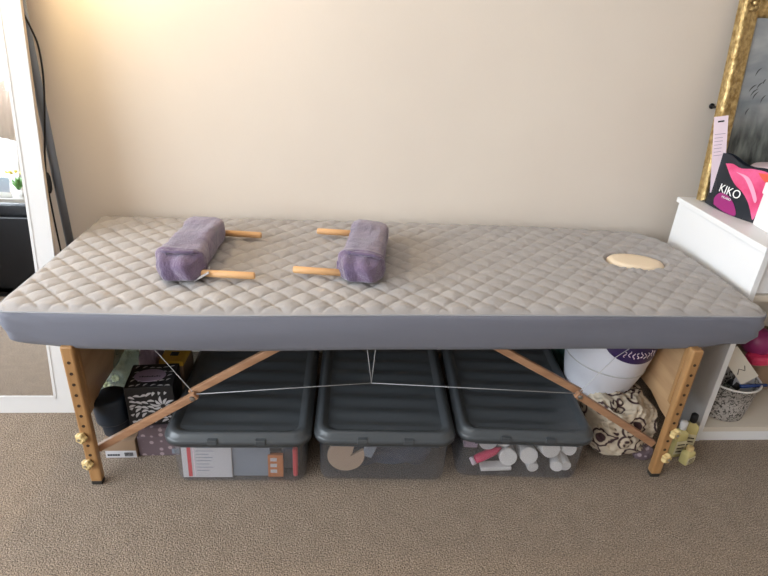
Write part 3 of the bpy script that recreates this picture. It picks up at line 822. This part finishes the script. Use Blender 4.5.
# what the mirror shows: cabinet under the window
kb = thing('media_cabinet', 'low black cabinet under the window, reflected in the mirror', 'cabinet', (-2.45, -2.45, 0))
bm = bmesh.new()
box(bm, -.30, .30, -.55, .55, .50, .53); box(bm, -.30, .30, -.55, -.52, 0, .5); box(bm, -.30, .30, .52, .55, 0, .5); box(bm, -.30, -.28, -.55, .55, 0, .5); box(bm, -.30, .28, -.55, .55, .03, .06); box(bm, -.30, .27, -.02, .0, .06, .5)
obj('carcass', bm, M['desk'], kb); obj('shelf', B(-.28, .27, -.52, .52, .27, .29), M['desk'], kb)
t = thing('printer', 'black printer with a grey tray on the low black cabinet', 'printer', (-2.42, -2.42, .53))
obj('printer_body', B(-.2, .2, -.24, .24, 0, .10, bevel=.02), M['black'], t); obj('paper_tray', B(.05, .24, -.12, .12, .03, .04, bevel=.004), M['bluegrey'], t)
t = thing('game_console', 'black box with a blue light on the lower cabinet shelf', 'console', (-2.40, -2.2, .06))
obj('console_body', B(-.15, .15, -.14, .14, 0, .09, bevel=.01), M['black'], t); obj('standby_light', B(.1505, .153, -.08, .0, .04, .05), M['led'], t)
t = thing('potted_plant', 'small yellow flowering plant on the windowsill in the reflection', 'plant', (-2.74, -2.80, WZ0))
obj('pot', lathe(bmesh.new(), [(0, 0), (.04, 0), (.05, .07), (.045, .07), (.04, .06), (0, .06)], 24), M['white'], t, True)
bm = bmesh.new(); bm2 = bmesh.new(); random.seed(5)
for k in range(16):
    a = random.uniform(0, 2 * PI); s = random.uniform(.03, .07)
    lathe(bm, [(0, 0), (.012, .05), (.010, .09), (0, .13)], 6, aim((0, 0, .06), (math.cos(a) * s * 8, math.sin(a) * s * 8, .8)), sy=.3)
    if k % 2: bmesh.ops.create_icosphere(bm2, subdivisions=1, radius=.018, matrix=Matrix.Translation((math.cos(a) * s * 1.2, math.sin(a) * s * 1.2, .19 + .03 * random.random())))
obj('leaves', bm, M['leaf'], t, True); obj('blooms', bm2, M['bloom'], t, True)

# ------------------------------------------------------------------ shelf unit at right
UX, UY, UB, UT = 1.003, .155, .597, .684
su = thing('shelf_unit', 'white shelf unit standing against the wall at the right', 'shelf unit', (UX, UY, 0))
D = UB - UY; UWd = .80
obj('side_panel', B(0, .018, 0, D, 0, UT - .018, bevel=.001), M['unit'], su)
obj('side_panel', B(UWd - .018, UWd, 0, D, 0, UT - .018, bevel=.001), M['unit'], su)
obj('top_panel', B(-.012, UWd + .012, -.012, D, UT - .018, UT, bevel=.002), M['unit'], su)
obj('back_panel', B(.018, UWd - .018, D - .008, D, .0, UT - .018), M['unitedge'], su)
obj('plinth', B(.018, UWd - .018, .004, .02, 0, .036), M['unit'], su)
obj('shelf', B(.018, UWd - .018, .004, D - .008, .036, .054), M['unitedge'], su)
obj('shelf', B(.018, UWd - .018, .004, D - .008, .512, .530), M['unitedge'], su)
dr = obj('drawer', B(.020, UWd - .020, .014, .030, .533, UT - .021, bevel=.001), M['unit'], su)
bm = bmesh.new(); tube(bm, [(.33, .0, .59), (.33, -.01, .59), (.47, -.01, .59), (.47, .0, .59), (.47, .014, .59)], .004, 8); obj('drawer_handle', bm, M['steel'], dr, True)

# basket and what is in it
SZ = .054
bk = thing('lace_basket', 'white punched lace-pattern basket on the bottom shelf', 'basket', (1.130, .252, SZ + .0005), (0, 0, 0))
bk.scale = (1.12, 1.12, 1.12)
bm = bmesh.new(); lathe(bm, [(0, 0), (.060, 0), (.064, .003), (.070, .05), (.078, .118), (.079, .118), (.074, .116), (.066, .05), (.060, .006), (0, .004)], 56)
obj('basket_body', bm, M['lace'], bk, True)
bm = bmesh.new(); tube(bm, [(.0785 * math.cos(a), .0785 * math.sin(a), .118) for a in [2 * PI * i / 48 for i in range(49)]], .003, 8, False); obj('rim', bm, M['white'], bk, True)
t = thing('clear_jar', 'clear jar with black lid lying in the basket', 'jar', (1.118, .245, .105), (0, .75, .3))
obj('jar_glass', lathe(bmesh.new(), [(0, 0), (.02, 0), (.023, .004), (.023, .045), (.018, .05)], 24), M['film'], t, True)
obj('jar_lid', lathe(bmesh.new(), [(.018, .048), (.021, .048), (.021, .068), (.018, .071), (0, .071)], 24), M['black'], t, True)
tag(obj('white_sachet', B(-.035, .03, -.004, .004, 0, .075, bevel=.002), M['paper'], None, False, (1.165, .235, .125), (-.35, .35, -.2)), 'white sachet with a grey mark standing in the basket', 'sachet')
tag(obj('blue_pen', tube(bmesh.new(), [(0, 0, 0), (.09, 0, .01)], .006, 10), M['blueplastic'], None, True, (1.13, .20, .185), (0, .1, .05)), 'blue pen lying across the basket rim', 'pen')
t = tag(obj('card_sleeve', B(-.028, .028, -.001, .001, 0, .125, bevel=.0005), M['unitedge'], None, False, (1.158, .205, .205), (-.2, -.75, -.1)), 'cream card leaning out of the lace basket to the left', 'card')
bm = bmesh.new(); tube(bm, [(-.02, -.003, .04), (-.008, -.003, .055), (0.004, -.003, .04), (.012, -.003, .055)], .0012, 5); obj('pen_scribble', bm, M['black'], t)
bm = bmesh.new(); bmesh.ops.create_uvsphere(bm, u_segments=28, v_segments=16, radius=.050)
tag(obj('magenta_ball', bm, M['magenta'], None, True, (1.250, .335, .270), (0, 0, 0)), 'dark magenta rounded pouch on top of the pile in the shelf', 'pouch')
tag(crumple('pink_pouch', M['pink'], (1.245, .300, .205), (.08, .05, .04), 31, amp=.1, cuts=12), 'bright pink packet sticking up behind the basket', 'packet')
tag(crumple('cosmetics_sack', M['tanbox'], (1.33, .43, SZ), (.22, .24, .20), 33, amp=.06, cuts=20), 'dull brown sack filling the back of the open shelf', 'bag')
tag(obj('black_lid_pot', lathe(bmesh.new(), [(0, 0), (.022, 0), (.024, .01), (.024, .05), (0, .05)], 24), M['black'], None, True, (1.185, .40, .30), (.3, .2, 0)), 'black lidded pot on the pile under the drawer', 'pot')

# things on top of the unit
kg = thing('cosmetics_bag', 'black and pink paper bag lettered KIKO on the shelf unit', 'bag', (1.076, .436, UT), (0, .02, -PI / 2 + .20))
# local: x along the printed face (left to right), -y is the face, z up
bm = bmesh.new()
def bagface(u, v, side):
    x = (u - .5) * .205; z = v * (.165 - .012 * u) + .006 * math.sin(u * 9) * v
    puff = .016 * math.sin(PI * u) * (1 - v * .8) + .006
    return (x, side * puff, z)
grid(bm, 24, 18, lambda u, v: bagface(u, v, -1)); grid(bm, 24, 18, lambda u, v: bagface(u, v, 1))
bmesh.ops.remove_doubles(bm, verts=bm.verts, dist=.0001)
# strip joining the two faces at sides and bottom
for u in (0, 1):
    for j in range(18):
        a, b = bagface(u, j / 18, -1), bagface(u, (j + 1) / 18, -1); c, d = bagface(u, (j + 1) / 18, 1), bagface(u, j / 18, 1)
        bm.faces.new([bm.verts.new(p) for p in (a, b, c, d)])
bmesh.ops.remove_doubles(bm, verts=bm.verts, dist=.0001)
obj('bag_body', bm, mat('black_gloss_bag', (.014, .018, .026), .25), kg, True)
def blob(pts, m, name, off=.0012, parent=kg):
    """a printed shape lying on the bag's face"""
    from mathutils.geometry import tessellate_polygon
    bm = bmesh.new()
    P = spline([(x, 0, z) for x, z in pts] + [(pts[0][0], 0, pts[0][1])], 5)[:-1]
    vs = [bm.verts.new((p.x, 0, p.z)) for p in P]
    bm.faces.new(vs); bmesh.ops.triangulate(bm, faces=bm.faces)
    for _ in range(3):
        bmesh.ops.subdivide_edges(bm, edges=[e for e in bm.edges if e.calc_length() > .012], cuts=1)
        bmesh.ops.triangulate(bm, faces=bm.faces)
    for v in bm.verts:
        u = max(0, min(1, v.co.x / .205 + .5)); vv = max(0, min(1, v.co.z / (.165 - .012 * u)))
        v.co.y = -(.016 * math.sin(PI * u) * (1 - vv * .8) + .006) - off
    return obj(name, bm, m, parent, False)
pk1 = mat('pink_print', (.60, .04, .14), .3, col2=(.75, .12, .28), nscale=18); pk2 = mat('coral_print', (.70, .10, .06), .3)
blob([(-.068, .140), (-.040, .146), (-.005, .142), (.04, .152), (.095, .150), (.099, .10), (.097, .05), (.092, .012), (.080, .028), (.060, .055), (.030, .078), (-.005, .092), (-.035, .112)], pk1, 'pink_swash')
blob([(-.02, .128), (.02, .118), (.055, .088), (.078, .062), (.082, .072), (.062, .100), (.03, .125)], mat('pale_pink_print', (.80, .35, .50), .3), 'pale_swash', .0022)
blob([(.055, .146), (.095, .149), (.098, .125), (.075, .132)], pk2, 'coral_swash', .0022)
blob([(-.055, .010), (-.062, .030), (-.045, .052), (-.010, .052), (.020, .035), (.038, .006), (.0, .003)], mat('plum_print', (.30, .02, .16), .3), 'plum_swash')
def on_bag(bm, x0, z0):
    bmesh.ops.transform(bm, matrix=Matrix.Translation((x0, 0, z0)) @ Matrix.Rotation(PI / 2, 4, 'X'), verts=bm.verts)
    for v in bm.verts:
        u = v.co.x / .205 + .5; vv = v.co.z / .16
        v.co.y += -(.016 * math.sin(PI * u) * (1 - vv * .8) + .006) - .0030
    return bm
tw = mat('white_print', (.85, .85, .85), .4)
obj('lettering', on_bag(text_bm('KIKO', .036), -.012, .066), tw, kg)
obj('small_lettering', on_bag(text_bm('MILANO', .010), -.014, .044), tw, kg)
# hang tag card
t = thing('hang_tag', 'tall pale pink card with a slotted top behind the black bag', 'card', (1.044, .525, .835), (-.04, -.22, -.25))
bm = B(-.020, .020, -.0008, .0008, -.110, .130, bevel=.0004); obj('card', bm, M['pinkcard'], t)
obj('slot', B(-.009, .009, -.0016, .0, .112, .117), M['black'], t)
bm = bmesh.new()
for k in range(7): box(bm, -.016, .004 + .012 * random.random(), -.0014, -.0008, .075 - k * .011, .0765 - k * .011)
obj('printed_lines', bm, M['lilac'], t)
# blue tub with pink lid
t = thing('blue_tub', 'dark blue tub with a pink rim behind the black bag', 'tub', (1.225, .440, UT), (0, 0, 0))
obj('tub_body', lathe(bmesh.new(), [(0, 0), (.088, 0), (.092, .004), (.098, .120), (.099, .128)], 48), M['blueplastic'], t, True)
obj('pale_band', lathe(bmesh.new(), [(.0985, .098), (.0995, .098), (.1005, .113), (.0995, .113)], 48), mat('pale_violet_band', (.30, .28, .48), .3), t, True)
obj('pink_lid', lathe(bmesh.new(), [(.099, .128), (.103, .129), (.104, .137), (.100, .141), (.02, .146), (0, .146)], 48), M['pinkcard'], t, True)
obj('band_mark', B(-.045, -.015, -.1012, -.0985, .05, .062), M['paper'], t)
# white box
t = thing('white_gift_box', 'plain white box at the right edge on the shelf unit', 'box', (1.092, .235, UT), (0, .0, -.06))
obj('box_body', B(-.02, .12, -.02, .095, 0, .125, bevel=.003), mat('white_card_box', (.78, .77, .77), .5), t)
obj('box_lid', B(-.023, .123, -.023, .098, .0955, .130, bevel=.003), mat('white_card_lid', (.82, .81, .81), .5), t)

# gilt framed painting leaning on the wall, standing on the unit
PT = .125
pc = thing('gilt_framed_painting', 'gilt framed stormy marsh painting leaning on the wall above the shelf unit', 'painting', (1.043, .572, UT), (-PT * 1.0, -.01, 0))
PW, PH, FWD = .80, .625, .066
prof = [(0, 0), (0, -.026), (.006, -.034), (.014, -.034), (.019, -.026), (.027, -.026), (.036, -.020), (.046, -.016), (.052, -.018), (.058, -.015), (.066, -.006), (.066, 0)]
def side(bm, horiz, x0, z0, x1, z1, inx, inz, inset0, inset1):
    rings = []
    n = 60
    for i in range(n + 1):
        s = i / n; ring = []
        for d, y in prof:
            p0 = Vector((x0, z0)) + Vector((inx, inz)) * d + Vector((x1 - x0, z1 - z0)).normalized() * d
            p1 = Vector((x1, z1)) + Vector((inx, inz)) * d - Vector((x1 - x0, z1 - z0)).normalized() * d
            p = p0.lerp(p1, s)
            orn = .0022 * math.sin(s * 150 + d * 90) if .012 < d < .05 else 0
            ring.append((p.x, y + orn, p.y))
        rings.append(ring)
    R = [[bm.verts.new(p) for p in r] for r in rings]
    for a, b in zip(R, R[1:]):
        for k in range(len(prof) - 1): bm.faces.new((a[k], a[k + 1], b[k + 1], b[k]))
for (a, b, c, d, e, f) in ((0, 0, 0, PH, 1, 0), (PW, PH, PW, 0, -1, 0), (0, PH, PW, PH, 0, -1), (PW, 0, 0, 0, 0, 1)):
    bm = bmesh.new(); side(bm, 0, a, b, c, d, e, f, 0, 0)
    bmesh.ops.remove_doubles(bm, verts=bm.verts, dist=1e-5)
    obj('frame_rail', bm, M['gold'], pc, True)
for (x, z) in ((.03, PH - .03), (PW - .03, PH - .03), (.03, .03), (PW - .03, .03)):
    bm = bmesh.new()
    for k in range(7):
        a = 2 * PI * k / 7
        lathe(bm, [(0, .0), (.011, .002), (.008, .009), (0, .012)], 10, aim((x + .014 * math.cos(a), -.022, z + .014 * math.sin(a)), (math.cos(a) * .6, -1, math.sin(a) * .6)))
    lathe(bm, [(0, 0), (.009, .003), (.006, .010), (0, .013)], 12, aim((x, -.027, z), (0, -1, 0)))
    obj('corner_ornament', bm, M['gold'], pc, True)
def painting_mat():
    m = bpy.data.materials.new('stormy_marsh_paint'); m.use_nodes = True
    nt = m.node_tree; N = nt.nodes; L = nt.links; p = N['Principled BSDF']; p.inputs['Roughness'].default_value = .3
    tc = N.new('ShaderNodeTexCoord')
    mp = N.new('ShaderNodeMapping'); mp.inputs['Scale'].default_value = (1.2, 1, 2.6); mp.inputs['Rotation'].default_value = (0, .35, 0)
    L.new(tc.outputs['Object'], mp.inputs['Vector'])
    n = N.new('ShaderNodeTexNoise'); n.inputs['Scale'].default_value = 4.5; n.inputs['Detail'].default_value = 7; n.inputs['Distortion'].default_value = .4; L.new(mp.outputs[0], n.inputs['Vector'])
    r = N.new('ShaderNodeValToRGB'); e = r.color_ramp.elements
    e[0].position = .3; e[0].color = (.15, .18, .21, 1); e[1].position = .72; e[1].color = (.42, .43, .44, 1)
    L.new(n.outputs['Fac'], r.inputs['Fac'])
    n2 = N.new('ShaderNodeTexNoise'); n2.inputs['Scale'].default_value = 16; n2.inputs['Detail'].default_value = 5
    mp2 = N.new('ShaderNodeMapping'); mp2.inputs['Scale'].default_value = (3, 1, .8); mp2.inputs['Rotation'].default_value = (0, .45, 0)
    L.new(tc.outputs['Object'], mp2.inputs['Vector']); L.new(mp2.outputs[0], n2.inputs['Vector'])
    r2 = N.new('ShaderNodeValToRGB'); f = r2.color_ramp.elements; f[0].position = .38; f[0].color = (.025, .032, .032, 1); f[1].position = .7; f[1].color = (.16, .18, .17, 1)
    L.new(n2.outputs['Fac'], r2.inputs['Fac'])
    s = N.new('ShaderNodeSeparateXYZ'); L.new(tc.outputs['Object'], s.inputs[0])
    h = N.new('ShaderNodeMapRange'); h.inputs['From Min'].default_value = .34; h.inputs['From Max'].default_value = .20
    L.new(s.outputs['Z'], h.inputs['Value'])
    mx = N.new('ShaderNodeMix'); mx.data_type = 'RGBA'; L.new(h.outputs[0], mx.inputs['Factor']); L.new(r.outputs['Color'], mx.inputs['A']); L.new(r2.outputs['Color'], mx.inputs['B'])
    L.new(mx.outputs['Result'], p.inputs['Base Color'])
    return m
cv = obj('canvas', B(FWD - .004, PW - FWD + .004, -.006, -.003, FWD - .004, PH - FWD + .004), painting_mat(), pc)
bm = bmesh.new(); random.seed(9)
for k in range(26):
    x = .09 + random.random() * .5; z = .26 + .17 * random.random() + .1 * (x - .1); l = random.uniform(.015, .035)
    leaf(bm, x, z, 1.0 + random.uniform(-.2, .2), l, .0018)
for v in bm.verts: v.co.y = -.0066
obj('painted_reeds', bm, mat('dark_reed_paint', (.05, .055, .06), .5), cv)
# hook on the wall
bm = bmesh.new(); lathe(bm, [(0, 0), (.009, 0), (.009, .003), (0, .003)], 18, aim((0, 0, 0), (0, -1, 0))); tube(bm, [(0, -.003, 0), (.0, -.014, -.002), (.008, -.016, .0)], .003, 8)
tag(obj('wall_hook', bm, M['black'], None, True, (1.070, YB - .0005, .972)), 'small black bracket on the wall left of the gilt frame', 'hook')

# ------------------------------------------------------------------ light
def area(name, loc, size, sizey, power, col, target):
    ld = bpy.data.lights.new(name, 'AREA'); ld.shape = 'RECTANGLE'; ld.size = size; ld.size_y = sizey; ld.energy = power; ld.color = col
    o = bpy.data.objects.new(name, ld); C.objects.link(o); o.location = loc
    o.rotation_euler = (Vector(target) - Vector(loc)).to_track_quat('-Z', 'Y').to_euler(); return o
area('daylight', (XL - .35, -1.3, 1.60), 4.2, 1.6, 275, (.86, .93, 1.0), (0, -.6, .5))
ll = bpy.data.lights.new('lamp_light', 'POINT'); ll.energy = 12; ll.color = (1, .76, .42); ll.shadow_soft_size = .03
lo = bpy.data.objects.new('lamp_light', ll); C.objects.link(lo); lo.location = (-.97, .47, 1.50)
cl = bpy.data.lights.new('overhead_fill', 'AREA'); cl.shape = 'DISK'; cl.size = .45; cl.energy = 3; cl.color = (1, .86, .70)  # added warm fill from above, lifts the table top
co = bpy.data.objects.new('overhead_fill', cl); C.objects.link(co); co.location = (-.35, -.15, ZC - .10)
t = thing('added_fill_lamp', 'round white lamp added on the unseen ceiling for overhead fill', 'ceiling lamp', (-.35, -.15, ZC))  # out-of-view fixture added to go with the overhead fill
obj('fill_lamp_bowl', lathe(bmesh.new(), [(0, -.06), (.15, -.05), (.2, 0), (0, 0)], 32), M['ceil'], t, True)
w = bpy.data.worlds.new('sky'); bpy.context.scene.world = w; w.use_nodes = True
bg = w.node_tree.nodes['Background']
sk = w.node_tree.nodes.new('ShaderNodeTexSky'); sk.sky_type = 'HOSEK_WILKIE'; sk.turbidity = 4
sk.sun_direction = (.3, .2, .9)
w.node_tree.links.new(sk.outputs[0], bg.inputs['Color']); bg.inputs['Strength'].default_value = 3
vs = bpy.context.scene.view_settings
vs.view_transform = 'Standard'; vs.look = 'None'; vs.gamma = 1; vs.use_curve_mapping = False; vs.exposure = .34
